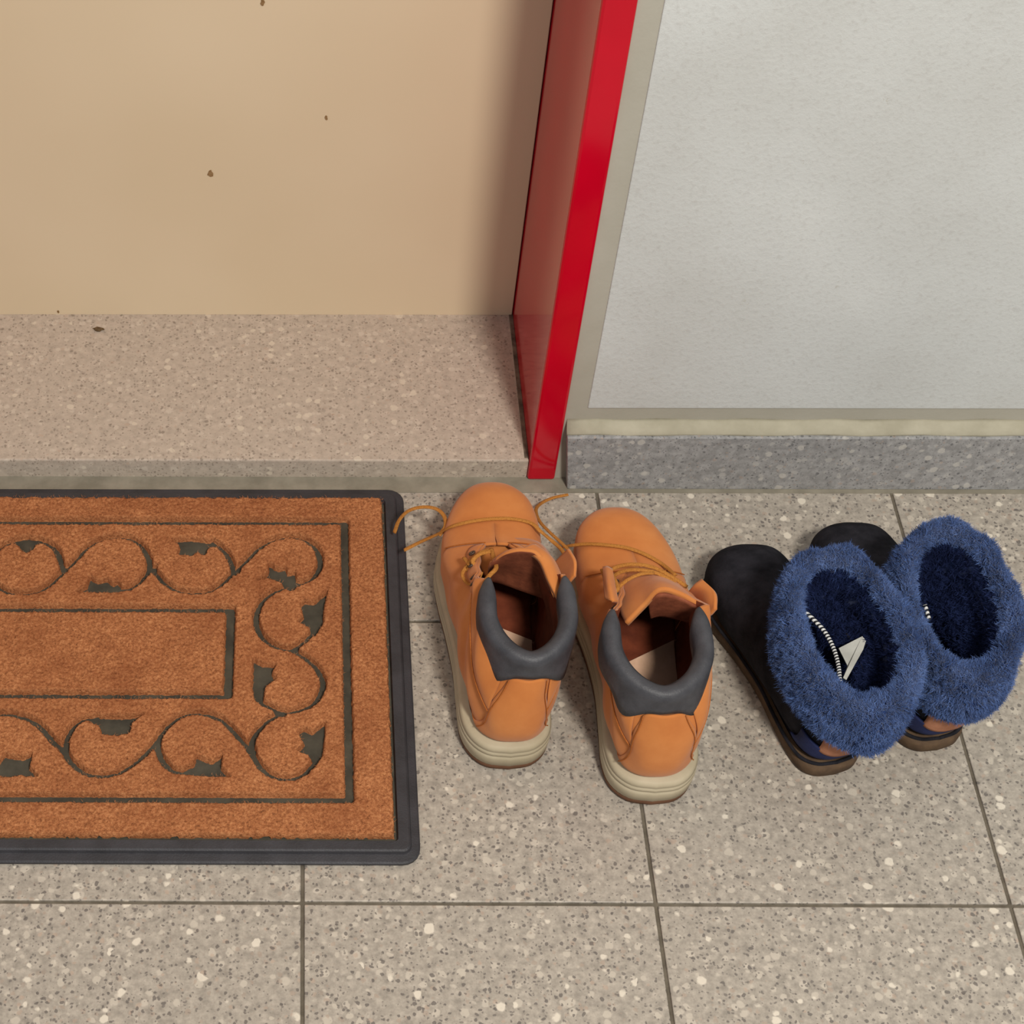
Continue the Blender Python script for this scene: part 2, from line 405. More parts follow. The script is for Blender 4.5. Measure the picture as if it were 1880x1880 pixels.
def coir_half(sgn):
    fuzz = (lattice_noise(GX*sgn, GY, 420, 1)-.5)*.0011
    t = np.clip((D+fuzz+.0006)/.0020, 0, 1); t = t*t*(3-2*t)
    ed = np.minimum(np.minimum(CXH-GX, GY-CYB), CYT-GY); te = np.clip((ed+(lattice_noise(GX, GY, 250, 4)-.5)*.002)/.0014, 0, 1)
    Z = .0030+(.0100*t+.0008*(lattice_noise(GX*sgn, GY, 520, 2)-.5)*2*t+.0007*(lattice_noise(GX*sgn, GY, 90, 3)-.5)*2*t)*te
    return Z
verts = []; faces = []; off = 0
n0, n1 = GX.shape
I, J = np.meshgrid(np.arange(n0-1), np.arange(n1-1), indexing='ij'); a = (I*n1+J).ravel()
Fq = np.stack([a, a+n1, a+n1+1, a+1], 1)
for sgn in (1, -1):
    Z = coir_half(sgn); verts.append(np.stack([GX.ravel()*sgn, GY.ravel(), Z.ravel()], 1))
    faces.append((Fq if sgn == 1 else Fq[:, ::-1])+off); off += n0*n1
coir = make('coir_pile', np.vstack(verts), np.vstack(faces), M_coir, mat_)
coir['kind'] = 'stuff'
# loose fibre ends
nf = 52000
px_ = rng.uniform(-CXH, CXH, nf); py_ = rng.uniform(CYB, CYT, nf)
ii = np.clip((np.abs(px_)/dx).astype(int), 0, n0-1); jj = np.clip(((py_-CYB)/dx).astype(int), 0, n1-1)
ok = D[ii, jj] > .0006; px_, py_ = px_[ok], py_[ok]; nf = len(px_)
ang = rng.uniform(0, 2*np.pi, nf); le = rng.uniform(.0012, .0034, nf); h = rng.uniform(.0004, .0019, nf)
z0 = np.full(nf, .0126)
A = np.stack([px_+np.sin(ang)*.00022, py_-np.cos(ang)*.00022, z0], 1); B = np.stack([px_-np.sin(ang)*.00022, py_+np.cos(ang)*.00022, z0], 1)
Cc = np.stack([px_+np.cos(ang)*le, py_+np.sin(ang)*le, z0+h], 1)
o = make('coir_fibres', np.stack([A, B, Cc], 1).reshape(-1, 3), np.arange(nf*3).reshape(-1, 3), M_coir, mat_); o['kind'] = 'stuff'

# ---------------------------------------------------------------- footwear by fanned sections
def sect(ctrl, n):
    """ctrl rows: Dy,Dz,Sy,Sz,W,xc,nT,nB -> resampled"""
    return cr(ctrl, n)
def spt(row, a, off=0.0):
    Dy, Dz, Sy, Sz, Wd, xc, nT, nB = row
    my, mz = (Dy+Sy)/2, (Dz+Sz)/2; hy, hz = (Dy-Sy)/2, (Dz-Sz)/2
    c, s = math.cos(a), math.sin(a); n = nT if c >= 0 else nB
    cc = math.copysign(abs(c)**(2/n), c); ss = math.copysign(abs(s)**(2/n), s)
    L = math.hypot(hy, hz)+1e-9
    k = 1+off/L
    return Vector((xc+(Wd+off)*ss, my+hy*cc*k, mz+hz*cc*k))
def rowat(R, t):
    i = min(int(t), len(R)-2); f = t-i; return R[i]*(1-f)+R[i+1]*f
def footprint(side):
    L = [(0, 0), (-.020, .003), (-.034, .015), (-.0415, .035), (-.0425, .065), (-.043, .10), (-.047, .14), (-.0525, .18), (-.0535, .21), (-.0455, .245), (-.033, .272), (-.017, .289), (.002, .295)]
    Rr = [(.002, .295), (.018, .290), (.033, .275), (.043, .250), (.046, .22), (.045, .19), (.038, .15), (.035, .11), (.037, .07), (.0385, .04), (.034, .018), (.020, .004), (0, 0)]
    P = L+Rr[1:-1]; P = [(x*side, y) for x, y in P]
    Q = cr(P+[P[0]], 97)[:-1]; return Q
def slab(name, P, levels, mat, parent, cap=True):
    """stack of offset outlines: levels = [(z, offset)]; P about its centroid line"""
    P = np.array(P); nrm = np.roll(P, -1, 0)-np.roll(P, 1, 0); nrm = np.stack([nrm[:, 1], -nrm[:, 0]], 1)
    nrm /= np.linalg.norm(nrm, axis=1)[:, None]+1e-9
    area_ = .5*np.sum(P[:, 0]*np.roll(P[:, 1], -1)-np.roll(P[:, 0], -1)*P[:, 1])
    if area_ < 0: nrm = -nrm
    V = []; n = len(P)
    for z, off in levels:
        Q = P+nrm*off
        zz = z if callable(z) else (lambda y: z)
        V += [(q[0], q[1], zz(q[1])) for q in Q]
    F = grid_faces(len(levels), n, cv=True); F += [tuple(range(n)), tuple(range((len(levels)-1)*n, len(levels)*n))]
    return fixn(make(name, V, F, mat, parent))

def boot(side, loc, rz, label, P):
    root = empty('lace_up_boot', loc, rz, label, 'boot', 'pair of tan lace-up boots')
    fp = footprint(side)
    zt = lambda b: (lambda y: b+.006*max(0, 1-max(0, y-.04)/.12) if y > -1 else b)   # heel a little thicker
    slab('outsole', fp, [(0.0005, -.003), (.003, -.0005), (.008, 0), (.0085, -.001)], M_out, root)
    lv = []
    for z, off in ((.0085, -.0015), (.0095, .0002), (.013, .0008), (.0165, .0006), (.0172, -.0006), (.018, .0004), (.022, .0004), (.0226, -.0008), (.0234, .0), (.027, -.0008), (.0295, -.0028)):
        lv.append((zt(z) if z > .012 else z, off))
    slab('midsole', fp, lv, M_mid, root)
    #        Dy    Dz    Sy    Sz    W    xc
    C = [(.2905, .044, .2905, .030, .006, 0), (.287, .060, .287, .026, .017, .002), (.278, .071, .278, .026, .0265, .002),
         (.262, .079, .262, .026, .0362, .002), (.240, .0825, .240, .026, .0430, .000), (.215, .085, .215, .026, .0465, -.0025),
         (.193, .091, .180, .027, .0462, -.0035), (.174, .101, .140, .029, .0425, -.0035), (.158, .113, .095, .031, .0400, -.0028),
         (.145, .125, .050, .033, .0395, -.002), (.133, .136, .016, .036, .0395, 0), (.125, .144, .004, .056, .0385, .001),
         (.117, .151, .005, .090, .0355*P['cw'], .002), (.110, .155, .012, .120, .0340*P['cw'], .006), (.105, .157, .020, .140, .0332*P['cw'], .008)]
    nb = [3.0, 3.5, 4, 4.5, 4.5, 4.5, 4.2, 4, 3.6, 3.2, 2.9, 2.4, 2.1, 1.9, 1.75]
    nt = [2.2, 2.3, 2.4, 2.4, 2.4, 2.3, 2.2, 2.1, 2.1, 2.1, 2.2, 2.4, 2.7, 3.0, 3.0]
    C = [tuple(c[:5])+(c[5]*side*1.0,)+(nt[i], nb[i]) for i, c in enumerate(C)]
    C = np.array(C)
    R = cr(C, 141)              # 10 rows per control
    def a0(t):                   # half angle of the throat
        return float(np.interp(t, [6.54, 6.62, 7, 8, 9, 10, 12, 14], [0, .22, .34, .47, .55, .62, .82, .92]))
    # wrinkle + flare of the eyestays
    fl = P.get('flare', (.006, .006))
    def pt(t, a, off=0):
        r = rowat(R, t*10); p = spt(r, a, off)
        A = a if a <= math.pi else 2*math.pi-a; sg = 1 if a <= math.pi else -1
        e = max(0, 1-(A-a0(t))/.5)**2 * float(np.interp(t, [6.6, 8, 10.5, 12.5, 14], [0, .5, 1, .8, .25]))
        f_ = fl[0] if sg > 0 else fl[1]
        p.x += sg*f_*e; p.z += .006*e*(f_ > .004); 
        # soft creases over the ankle and on the flank
        w = math.sin(A*5+t*1.3+P['seed'])*math.sin(t*2.1+P['seed']*2)
        k_ = float(np.interp(t, [5, 7, 12, 14], [0, 1, 1, 0]))*float(np.interp(A, [.5, 1.2, 2.3, 3.1], [.4, 1, 1, .2]))
        p.x += sg*.0026*w*k_
        return p
    # vamp: closed toe part
    tv = np.linspace(0, 6.55, 48); na = 56; V = []
    for t in tv:
        for k in range(na+1):
            a = 2*math.pi*k/na; V.append(pt(t, a))
    F = grid_faces(len(tv), na+1); F.append(tuple(range(na)))
    vamp = fixn(make('vamp', V, F, [M_nub, M_lining], root))
    def solid(o, th):
        m_ = o.modifiers.new('thick', 'SOLIDIFY'); m_.thickness = th; m_.offset = -1; m_.material_offset = 1; m_.material_offset_rim = 0; return o
    solid(vamp, .0022)
    # quarters: one shell from throat edge around the heel to the other throat edge
    tq = np.linspace(5.75, 14, 66); V = []; na = 64
    for t in tq:
        lo = a0(t)
        if t < 6.6: lo = float(np.interp(t, [5.75, 6.6], [1.15, .22]))
        for k in range(na+1):
            a = lo+(2*math.pi-2*lo)*k/na; V.append(pt(t, a, .0011))
    quarter = make('quarter', V, grid_faces(len(tq), na+1), [M_nub, M_lining], root)
    bm = bmesh.new(); bm.from_mesh(quarter.data); bm.faces.ensure_lookup_table()
    # make normals point outwards
    f0 = bm.faces[len(bm.faces)//2]
    f0 = min(bm.faces, key=lambda f: (f.calc_center_median()-Vector((0, 0, .08))).length)
    if f0.normal.y > 0: bmesh.ops.reverse_faces(bm, faces=bm.faces)
    bm.to_mesh(quarter.data); bm.free()
    solid(quarter, .0028)
    # eyestay reinforcement strips along each throat edge
    for sg in (1, -1):
        V = []; tt = np.linspace(6.7, 13.6, 40)
        for t in tt:
            for k in range(6):
                A = a0(t)+.015+(.30+.02*math.sin(t))*k/5
                V.append(pt(t, A if sg > 0 else 2*math.pi-A, .0016+.0014*math.sin(math.pi*(k+.5)/6)))
        o = make('eyestay', V, grid_faces(40, 6), M_nub, root); sm = o.modifiers.new('t', 'SOLIDIFY'); sm.thickness = .0012; sm.offset = 0
        for t in (7.5, 8.7, 10.0, 11.5):
            A = a0(t)+.15; c = pt(t, A if sg > 0 else 2*math.pi-A, .0044)
            c2 = pt(t, (A+.01) if sg > 0 else 2*math.pi-A-.01, .0062); nrm = (pt(t, A if sg > 0 else 2*math.pi-A, .01)-c).normalized()
            q = nrm.to_track_quat('Z', 'Y'); V = []
            for i in range(10):
                th_ = 2*math.pi*i/10
                for j in range(6):
                    ph = 2*math.pi*j/6; rr = .0026+.0009*math.cos(ph)
                    V.append(c+q @ Vector((rr*math.cos(th_), rr*math.sin(th_), .0009*math.sin(ph))))
            make('eyelet', V, grid_faces(10, 6, True, True), M_brass, root)
    # heel patch
    V = []; tt = np.linspace(9.6, 13.25, 30)
    for t in tt:
        hw = float(np.interp(t, [9.6, 10.3, 11.2, 12.2, 13.25], [.78, .74, .68, .58, .46]))
        for k in range(25):
            u = k/24*2-1; top = .35*(abs(u)**4)*max(0, (t-12.3)/.95)
            V.append(pt(t-top, math.pi+hw*u, .0034-.0018*abs(u)**6))
    o = make('heel_patch', V, grid_faces(30, 25), M_nub, root); sm = o.modifiers.new('t', 'SOLIDIFY'); sm.thickness = .0016; sm.offset = 0
    # raised ankle band following the collar, on both flanks
    for sg in (1, -1):
        V = []
        for t in np.linspace(11.7, 13.2, 12):
            for k in range(33):
                A = .95+(2.52-.95)*k/32; e_ = math.sin(math.pi*(t-11.7)/1.5)
                V.append(pt(t-.35*max(0, (A-1.7)), A if sg > 0 else 2*math.pi-A, .0011+.0016*max(0, e_)**.5))
        o = make('ankle_band', V, grid_faces(12, 33), M_nub, root); sm = o.modifiers.new('t', 'SOLIDIFY'); sm.thickness = .001; sm.offset = 0
        tube('stitching', [pt(11.75-.35*max(0, A-1.7), A if sg > 0 else 2*math.pi-A, .0026) for A in np.linspace(1.0, 2.5, 12)], .0006, M_thread, root, seg=5)
    # stitching along patch sides
    for sg in (1, -1):
        pts = [pt(t, math.pi+sg*(float(np.interp(t, [9.6, 10.3, 11.2, 12.2, 13.25], [.78, .74, .68, .58, .46]))-.05), .0044) for t in np.linspace(10.3, 13.0, 12)]
        tube('stitching', pts, .0005, M_thread, root, seg=5)
    # seam cord between quarter and vamp
    for sg in (1, -1):
        pts = []
        for t in np.linspace(5.78, 6.6, 10):
            A = float(np.interp(t, [5.75, 6.6], [1.15, .22])); pts.append(pt(t, A if sg > 0 else 2*math.pi-A, .0022))
        tube('stitching', pts, .0006, M_thread, root, seg=5)
    # padded collar
    prof = [(.0040, -.026), (.0052, -.018), (.0060, -.010), (.0066, -.002), (.0052, .0048), (.0008, .0078), (-.0046, .0072), (-.0088, .0030), (-.0100, -.004), (-.0090, -.014), (-.0066, -.024)]
    V = []; nc = 72; lo = a0(14)+.02
    for k in range(nc):
        a = lo+(2*math.pi-2*lo)*k/(nc-1); p = pt(14, a); e1 = pt(14, a-.02); e2 = pt(14, a+.02)
        tg = (e2-e1).normalized(); nr = Vector((tg.y, -tg.x, 0)).normalized()
        if nr.dot(Vector((p.x, p.y-.062, 0))) < 0: nr = -nr
        e = min(k, nc-1-k)/8; s_ = min(1, .35+.65*math.sin(min(1, e)*math.pi/2))
        back = max(0, -math.cos(a))
        for (n_, z_) in prof:
            zz = z_*(1-.48*back+.50*math.exp(-((abs(a-math.pi)-.66)/.26)**2)) if z_ < 0 else z_
            sl = (.10+.36*back**2)*max(0, -zz-.004)*(1 if n_ > 0 else 0)
            V.append(p+nr*(n_*s_+.001+sl)+Vector((0, 0, zz*(.5+.5*s_))))
    F = grid_faces(nc, len(prof), cv=True); F += [tuple(range(len(prof))), tuple(range((nc-1)*len(prof), nc*len(prof)))]
    fixn(make('padded_collar', V, F, M_collar, root, loc=None))
    # insole: brown stands in for the shade over its forefoot
    ins = [(x*.80, .012+y*.92) for x, y in fp]
    slab('insole', ins, [(.030, 0), (.0375, .0), (.0385, -.003)], M_lining, root)
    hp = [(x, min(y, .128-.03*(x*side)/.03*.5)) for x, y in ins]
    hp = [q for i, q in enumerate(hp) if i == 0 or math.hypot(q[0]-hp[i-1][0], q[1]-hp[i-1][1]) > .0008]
    slab('lit_insole_heel', [(x*.95, y) for x, y in hp], [(.037, 0), (.0410, 0)], M_insole, root)  # lit heel end of the insole, its light put into a paler slab
    root.scale = (P['sc'],)*3
    bpy.context.view_layer.update()
    mw = Matrix.Translation(loc) @ Matrix.Rotation(rz, 4, 'Z') @ Matrix.Scale(P['sc'], 4)
    def bvh(objs):
        vs, fs = [], []
        for o in objs:
            b = len(vs); vs += [mw @ v.co for v in o.data.vertices]; fs += [tuple(b+i for i in f.vertices) for f in o.data.polygons]
        return BVHTree.FromPolygons(vs, fs)
    return root, mw, bvh([vamp, quarter])

def patch(name, rows, nu, nv, mats, root, mw, th, flip=False):
    inv = mw.inverted(); G = [cr([tuple(at(*p)) for p in r], nv) for r in rows]
    G = np.array(G); out = np.array([cr(G[:, j], nu) for j in range(nv)]).transpose(1, 0, 2)
    V = [inv @ Vector(p) for p in out.reshape(-1, 3)]
    F = grid_faces(nu, nv)
    if flip: F = [f[::-1] for f in F]
    o = make(name, V, F, mats, root)
    m_ = o.modifiers.new('t', 'SOLIDIFY'); m_.thickness = th; m_.offset = 0; m_.material_offset = 1; m_.material_offset_rim = 0
    return o
def lace(root, mw, tree, pts, r=.0021, zoff=.0022):
    """pts: (u, v, z) with z None -> lies on the boot"""
    inv = mw.inverted(); out = []
    for u, v, z in pts:
        if z is None:
            h_, nrm, *_ = tree.ray_cast(Vector((0, 0, CAM_H)), ray(u, v).normalized())
            if h_ is None: h_ = at(u, v, .06); nrm = Vector((0, 0, 1))
            if nrm.z < 0: nrm = -nrm
            p = h_+nrm*zoff
        else: p = at(u, v, z)
        out.append(inv @ p)
    return tube('lace', out, r, M_lace, root, flat=.5, seg=8, n=len(out)*8)

L, mwL, tL = boot(1, (.1865, .8175, 0), .012, 'tan lace-up boot beside the doormat, lace thrown across its toe', dict(seed=.3, flare=(.007, .003), cw=1.04, sc=1.018))
Rb, mwR, tR = boot(-1, (.3095, .7815, 0), .022, 'tan lace-up boot in the middle, next to the blue fur-cuffed slippers', dict(seed=1.9, flare=(.010, .004), cw=1.14, sc=1.03))

# tongues
patch('tongue', [
  [(868, 1020, .086), (900, 1000, .088), (945, 990, .088), (985, 996, .086), (1008, 1018, .080)],
  [(893, 1062, .085), (918, 1066, .088), (955, 1078, .088), (990, 1090, .090), (1010, 1096, .088)],
  [(896, 1050, .105), (920, 1046, .112), (955, 1056, .112), (990, 1064, .115), (1012, 1092, .110)],
  [(900, 1036, .128), (926, 1024, .140), (956, 1024, .142), (990, 1036, .142), (1014, 1088, .132)],
  [(904, 1030, .134), (930, 1014, .150), (962, 1009, .158), (992, 1022, .158), (1020, 1096, .142)]],
  26, 26, [M_nub, M_tonglin], L, mwL, .0040)
patch('tongue_fold', [
  [(962, 1008, .152), (990, 1030, .156), (1006, 1066, .152), (1024, 1104, .142)],
  [(978, 1002, .150), (1003, 1022, .154), (1020, 1062, .150), (1031, 1103, .142)],
  [(990, 1008, .138), (1014, 1030, .140), (1030, 1066, .138), (1036, 1098, .136)]],
  14, 22, [M_nub, M_nub], L, mwL, .0045)
patch('tongue', [
  [(1130, 1068, .085), (1160, 1050, .098), (1200, 1046, .102), (1240, 1066, .096), (1262, 1096, .085)],
  [(1133, 1095, .100), (1166, 1070, .116), (1206, 1062, .124), (1248, 1080, .118), (1275, 1110, .105)],
  [(1140, 1124, .114), (1176, 1094, .128), (1210, 1072, .142), (1250, 1086, .138), (1283, 1112, .125)],
  [(1151, 1146, .122), (1184, 1112, .134), (1212, 1084, .150), (1250, 1092, .148), (1288, 1114, .138)]],
  20, 26, [M_nub, M_lining], Rb, mwR, .0045)
patch('tongue_lining', [
  [(1190, 1104, .135), (1212, 1090, .148), (1250, 1097, .146), (1284, 1117, .138)],
  [(1192, 1122, .120), (1212, 1116, .125), (1250, 1122, .124), (1278, 1132, .122)],
  [(1194, 1134, .106), (1214, 1130, .108), (1248, 1136, .106), (1270, 1142, .106)]],
  12, 20, [M_tonglin, M_tonglin], Rb, mwR, .003)
patch('eyestay_flap', [[(1258,1092,.112),(1272,1100,.115),(1292,1124,.125)],[(1274,1076,.135),(1296,1090,.142),(1302,1130,.138)],[(1290,1064,.142),(1313,1088,.150),(1314,1118,.148)]], 14, 14, [M_nub, M_nub], Rb, mwR, .003)
patch('eyestay_flap', [[(1108,1042,.118),(1115,1041,.122),(1123,1045,.122)],[(1110,1072,.128),(1118,1072,.137),(1128,1078,.130)],[(1112,1100,.135),(1124,1104,.142),(1134,1106,.135)]], 14, 14, [M_nub, M_nub], Rb, mwR, .0025)
patch('eyestay_flap', [[(1016,1036,.115),(1026,1052,.118),(1038,1078,.125)],[(1034,1018,.130),(1046,1040,.135),(1048,1066,.135)],[(1044,1008,.140),(1056,1030,.145),(1056,1058,.140)]], 14, 14, [M_nub, M_nub], L, mwL, .0025)

# laces of the left boot
lace(L, mwL, tL, [(742, 1010, .030), (772, 995, .040), (805, 980, .058), (835, 968, None), (880, 958, None), (930, 955, None), (970, 962, None), (992, 975, .080), (1012, 992, .070), (1030, 1008, .075), (1044, 1030, .09)])
lace(L, mwL, tL, [(724, 978, .020), (733, 955, .034), (750, 938, .045), (775, 931, .052), (800, 934, .056), (815, 947, .058), (818, 966, .060), (806, 983, .058)])
lace(L, mwL, tL, [(1043, 908, .004), (1015, 914, .004), (994, 924, .010), (984, 936, .030), (990, 956, .050), (1008, 976, .062), (1030, 996, .072), (1046, 1012, .08)], r=.0018)
lace(L, mwL, tL, [(905, 1010, .115), (885, 1014, .118), (866, 1028, .116), (858, 1042, .108), (866, 1058, .104)])
lace(L, mwL, tL, [(902, 1008, .118), (906, 1024, .125), (911, 1042, .13), (900, 1055, .13), (886, 1070, .122), (872, 1088, .108)])
lace(L, mwL, tL, [(852, 1024, .105), (862, 1036, .112), (876, 1044, .116), (868, 1030, .12), (880, 1018, .122), (900, 1012, .125)])
lace(L, mwL, tL, [(1046, 1012, .11), (1050, 1030, .12), (1044, 1052, .125), (1034, 1070, .125)], r=.0018)
lace(L, mwL, tL, [(856, 1040, .108), (849, 1056, .108), (860, 1072, .112), (876, 1066, .118), (884, 1050, .12)], r=.0018)
# laces of the right boot
lace(Rb, mwR, tR, [(1034, 1004, .060), (1052, 1001, .070), (1080, 1001, None), (1110, 1003, None), (1150, 1009, None), (1185, 1022, None), (1215, 1040, None), (1240, 1056, .105)])
lace(Rb, mwR, tR, [(1112, 1052, .11), (1135, 1040, .115), (1165, 1036, .12), (1200, 1042, .12), (1235, 1060, .118), (1262, 1078, .115)])
lace(Rb, mwR, tR, [(1118, 1064, .11), (1140, 1050, .118), (1170, 1046, .125), (1205, 1052, .126), (1240, 1070, .122)])
lace(Rb, mwR, tR, [(1112, 1042, .112), (1118, 1060, .125), (1124, 1080, .132), (1128, 1098, .13)])
lace(Rb, mwR, tR, [(1106, 1046, .110), (1112, 1064, .122), (1120, 1088, .130), (1134, 1080, .13), (1126, 1060, .124), (1116, 1042, .116)])
lace(Rb, mwR, tR, [(1130, 1084, .124), (1150, 1066, .132), (1176, 1054, .136), (1200, 1052, .13)], r=.0018)
# ---------------------------------------------------------------- fur-cuffed slippers
def slipper(side, loc, rz, label, cuffp):
    root = empty('fur_cuff_slipper', loc, rz, label, 'slipper', 'pair of blue fur-cuffed slippers')
    Lh = [(0, 0), (-.018, .003), (-.030, .014), (-.035, .034), (-.034, .065), (-.034, .10), (-.039, .14), (-.045, .175), (-.045, .20), (-.036, .226), (-.019, .241), (0, .246)]
    Rh = [(0, .246), (.020, .241), (.037, .224), (.044, .20), (.043, .175), (.037, .14), (.033, .10), (.034, .065), (.034, .034), (.030, .014), (.018, .003), (0, 0)]
    fp = cr([(x*side, y) for x, y in Lh+Rh[1:-1]]+[(0, 0)], 89)[:-1]
    slab('sole', fp, [(.0005, -.0045), (.003, -.0020), (.011, -.0016), (.0145, -.0022), (.016, -.005)], M_gum, root)
    C = [(.241, .036, .241, .020, .006), (.237, .050, .237, .017, .021), (.226, .061, .226, .016, .033), (.206, .068, .206, .016, .0415),
         (.183, .073, .178, .016, .0425), (.163, .079, .146, .016, .0405), (.149, .087, .110, .016, .038), (.139, .094, .072, .017, .036),
         (.132, .097, .038, .018, .0355), (.129, .099, .012, .022, .0355), (.127, .100, .003, .045, .036), (.126, .101, .003, .066, .036), (.125, .102, .006, .078, .0355)]
    nb = [3, 3.4, 3.8, 4, 4, 3.8, 3.6, 3.4, 3.2, 2.8, 2.4, 2.3, 2.2]
    C = np.array([c+(0, 2.3, nb[i]) for i, c in enumerate(C)]); R = cr(C, 121)
    V = []; na = 56
    for t in np.linspace(0, 11.1, 73):
        for k in range(na):
            a = 2*math.pi*k/na; p = spt(rowat(R, t*10), a); 
            p += Vector((math.sin(t*2.3+a*3), math.cos(a*2+t), math.sin(t*3.1+a)))*.0007
            V.append(p)
    F = grid_faces(73, na, cv=True); F.append(tuple(range(na)))
    up = fixn(make('suede_upper', V, F, [M_suede, M_dark], root))
    m_ = up.modifiers.new('t', 'SOLIDIFY'); m_.thickness = .003; m_.offset = -1; m_.material_offset = 1
    # welt cord around the base
    P = np.array(fp); 
    tube('welt', [(x*.955, .006+y*.955, .0172) for x, y in list(P[::4])+[P[0]]], .0018, M_suede, root, n=120, seg=6)
    # navy band and tan tab at the heel
    for nm, t0, t1, hw, off, m in (('heel_band', 8.6, 9.9, 1.0, .0022, M_navy), ('heel_tab', 9.75, 11.2, .55, .0034, M_tan)):
        V = []
        for t in np.linspace(t0, t1, 14):
            for k in range(17):
                u = k/8-1; V.append(spt(rowat(R, t*10), math.pi+hw*u, off*(1-.5*abs(u)**6)))
        o = make(nm, V, grid_faces(14, 17), m, root); sm = o.modifiers.new('t', 'SOLIDIFY'); sm.thickness = .002; sm.offset = 0
    # insock
    slab('insock', [(x*.82, .012+y*.9) for x, y in fp], [(.018, 0), (.024, 0), (.025, -.003)], M_dark, root)
    # fur cuff: a rolled collar of sheepskin
    cx, cy, ax, ay, rot, tiltf, zb, fat, tiltx = cuffp
    prof = [(-.008, -.050), (-.011, -.030), (-.012, -.012), (-.010, .004), (-.004, .014), (.004, .016), (.011, .010), (.015, -.002), (.0165, -.016), (.015, -.030), (.010, -.040), (.003, -.040)]
    prof = np.vstack([cr(prof+[prof[0]], 31)[:-1]]); npf = len(prof); ncf = 96; G = np.zeros((ncf, npf, 3)); NR = np.zeros((ncf, npf, 3))
    c_, s_ = math.cos(rot), math.sin(rot)
    for i in range(ncf):
        a = 2*math.pi*i/ncf; ex, ey = ax*math.cos(a), ay*math.sin(a)
        nx, ny = math.cos(a)/ax, math.sin(a)/ay; l_ = math.hypot(nx, ny); nx, ny = nx/l_, ny/l_
        lump = .0012*math.sin(a*7+loc[0]*40)+.0008*math.sin(a*11+1)+.0010*math.sin(a*5+3)
        lx, ly = ex, ey
        for j in range(npf):
            n_, z_ = prof[j]; n2 = n_*fat*(1+.10*math.sin(a*4+2)) *(1 if n_ > 0 else 1+1.5*max(0, -math.sin(a))**2)+(lump if n_ > 0 else 0)
            X, Y = lx+nx*n2, ly+ny*n2
            G[i, j] = (cx+c_*X-s_*Y, cy+s_*X+c_*Y, zb+z_*.95+tiltf*(Y/ay)+tiltx*(X/ax)+lump*.8)
            tt = prof[(j+1) % npf]-prof[j-1]; tt /= np.linalg.norm(tt); pn, pz = -tt[1], tt[0]
            if (prof[j]-np.array([.002, -.018])) @ np.array([pn, pz]) < 0: pn, pz = -pn, -pz
            NR[i, j] = (c_*nx*pn-s_*ny*pn, s_*nx*pn+c_*ny*pn, pz)
    cuff = fixn(make('fur_cuff', [tuple(p) for p in G.reshape(-1, 3)], grid_faces(ncf, npf, True, True), M_furbase, root))
    # inner lining of short pile, running down inside the shaft
    nr = 14; G2 = np.zeros((ncf, nr, 3)); N2 = np.zeros((ncf, nr, 3))
    for i in range(ncf):
        a = 2*math.pi*i/ncf
        for j in range(nr):
            f_ = j/(nr-1); q = G[i, 2]*(1-f_)+np.array([0+.0*f_, .066, .030])*f_*1.0
            k_ = 1-max(0, f_-.0)*.0
            h_ = min(1, f_*2.6); h_ = h_*h_*(3-2*h_); sx, sy = (ax-.008)*(1-h_)+.0295*h_, (ay-.010)*(1-h_)+.050*h_
            X, Y = sx*math.cos(a)*.97, sy*math.sin(a)*.97
            ccx, ccy = cx*(1-h_), cy*(1-h_)+.066*h_
            G2[i, j] = (ccx+c_*X-s_*Y, ccy+s_*X+c_*Y, (G[i, 2][2])*(1-f_)+.032*f_)
            N2[i, j] = (-(c_*math.cos(a)-s_*math.sin(a)), -(s_*math.cos(a)+c_*math.sin(a)), .25)
    lin_ = fixn(make('fleece_lining', [tuple(p) for p in G2.reshape(-1, 3)], grid_faces(ncf, nr, cu=True), M_furshade, root))
    def strands(name, G, NR, nl, per, l0, l1, mat, parent, v0, v1, cyc):
        a_, b_ = G.shape[:2]
        li = rng.uniform(0, a_, nl); lj = rng.uniform(v0, v1, nl)
        def samp(A, u, v):
            i0 = np.floor(u).astype(int) % a_; j0 = np.floor(v).astype(int); fu = (u-np.floor(u))[:, None]; fv = (v-np.floor(v))[:, None]
            i1 = (i0+1) % a_; j1 = j0+1
            if cyc: j0 = j0 % b_; j1 = j1 % b_
            else: j0 = np.minimum(j0, b_-1); j1 = np.minimum(j1, b_-1)
            return (A[i0, j0]*(1-fu)+A[i1, j0]*fu)*(1-fv)+(A[i0, j1]*(1-fu)+A[i1, j1]*fu)*fv
        B = samp(G, li, lj); Nn = samp(NR, li, lj); Nn /= np.linalg.norm(Nn, axis=1)[:, None]+1e-9
        lk = Nn+rng.normal(0, .5, (nl, 3)); lk /= np.linalg.norm(lk, axis=1)[:, None]
        tipc = B+lk*rng.uniform(l0, l1, nl)[:, None]
        Bp = np.repeat(B, per, 0)+rng.normal(0, .0013, (nl*per, 3)); Tp = np.repeat(tipc, per, 0)+rng.normal(0, .0015, (nl*per, 3))
        Mp = (Bp+Tp)/2+rng.normal(0, .0010, (nl*per, 3))
        ax_ = Tp-Bp; sd = np.cross(ax_, rng.normal(0, 1, ax_.shape)); sd /= np.linalg.norm(sd, axis=1)[:, None]+1e-9
        w = .00024
        Vv = np.stack([Bp-sd*w, Bp+sd*w, Mp+sd*w, Mp-sd*w, Tp], 1).reshape(-1, 3)
        k5 = np.arange(nl*per)[:, None]*5
        Ft = np.vstack([k5+np.array([0, 1, 2]), k5+np.array([0, 2, 3]), k5+np.array([3, 2, 4])])
        fs = make(name, Vv, Ft, mat, parent); fs['kind'] = 'stuff'
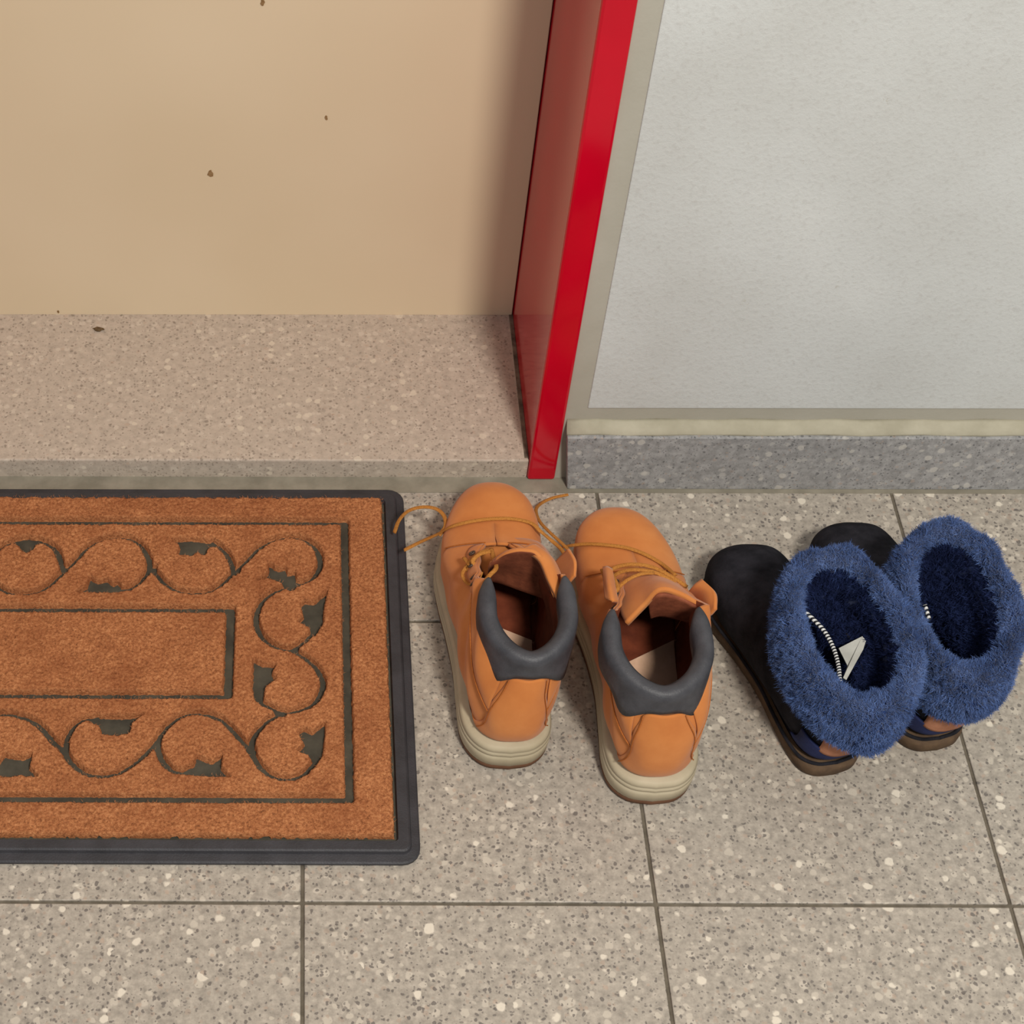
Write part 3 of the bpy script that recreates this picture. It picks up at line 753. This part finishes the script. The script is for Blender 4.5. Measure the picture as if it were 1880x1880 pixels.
    # profile rows 7..29 are the outer face and top, 0..7 the inner face
    strands('fur_strands', G, NR, 8200, 13, .0036, .0066, M_fur, cuff, 8, 29, True)
    strands('inner_fleece_strands', G, NR, 1800, 12, .0030, .0055, M_furshade, cuff, 0, 8, True)
    strands('inner_fleece_strands', G2, N2, 2600, 9, .003, .005, M_furshade, lin_, 0, 8, False)
    bpy.context.view_layer.update()
    return root, Matrix.Translation(loc) @ Matrix.Rotation(rz, 4, 'Z')

sR, mwSR = slipper(1, (.575, .838, 0), math.radians(13), 'blue fur-cuffed slipper standing rightmost, partly behind the other slipper',
              (.006, .062, .039, .068, math.radians(-5), .016, .132, .62, .010))
sL, mwSL = slipper(-1, (.478, .812, 0), math.radians(15), 'blue fur-cuffed slipper with striped cord and grey tag inside, beside the tan boots',
              (.008, .060, .044, .072, math.radians(-2), .014, .128, .62, .004))
inv = mwSL.inverted()
tube('elastic_cord', [inv @ at(*p) for p in [(1478, 1124, .105), (1494, 1138, .10), (1514, 1160, .095), (1530, 1190, .092), (1539, 1222, .092), (1542, 1256, .095)]], .0020, M_cord, sL, n=60)
pt_ = [(1540, 1190), (1583, 1168), (1590, 1176), (1585, 1192), (1554, 1248), (1548, 1244), (1556, 1222)]
zz = [.092, .100, .100, .098, .090, .090, .090]
V = [inv @ at(u, v, z) for (u, v), z in zip(pt_, zz)]
V += [v-Vector((0, 0, .0008)) for v in V]; n = len(pt_)
F = [tuple(range(n)), tuple(range(n, 2*n))[::-1]]+[(k, n+k, n+(k+1) % n, (k+1) % n) for k in range(n)]
make('card_tag', V, F, M_card, sL, smooth=False)
inv = mwSR.inverted()
tube('elastic_cord', [inv @ at(*p) for p in [(1698, 1110, .11), (1702, 1124, .105), (1706, 1138, .10)]], .0018, M_cord, sR, n=20)

# ---------------------------------------------------------------- crumb of dirt on the threshold
def crumb(u, v, r, label):
    c = at(u, v, SILL); bm = bmesh.new(); bmesh.ops.create_icosphere(bm, subdivisions=2, radius=r)
    for q in bm.verts: q.co *= random.uniform(.75, 1.2); q.co.y *= .55; q.co.z *= .30
    zmin = min(q.co.z for q in bm.verts)
    for q in bm.verts: q.co.z -= zmin
    me = bpy.data.meshes.new('dirt_crumb'); bm.to_mesh(me); bm.free(); me.materials.append(M_dirtd)
    o = bpy.data.objects.new('dirt_crumb', me); COL.objects.link(o); o.location = c; o['label'] = label; o['category'] = 'dirt'
M_dirtd = simple('dried_dirt', (84, 66, 46), (112, 92, 66), 300, .95, .1, .3)
crumb(181, 606, .0062, 'dark crumb of dirt lying on the terrazzo threshold near the door')
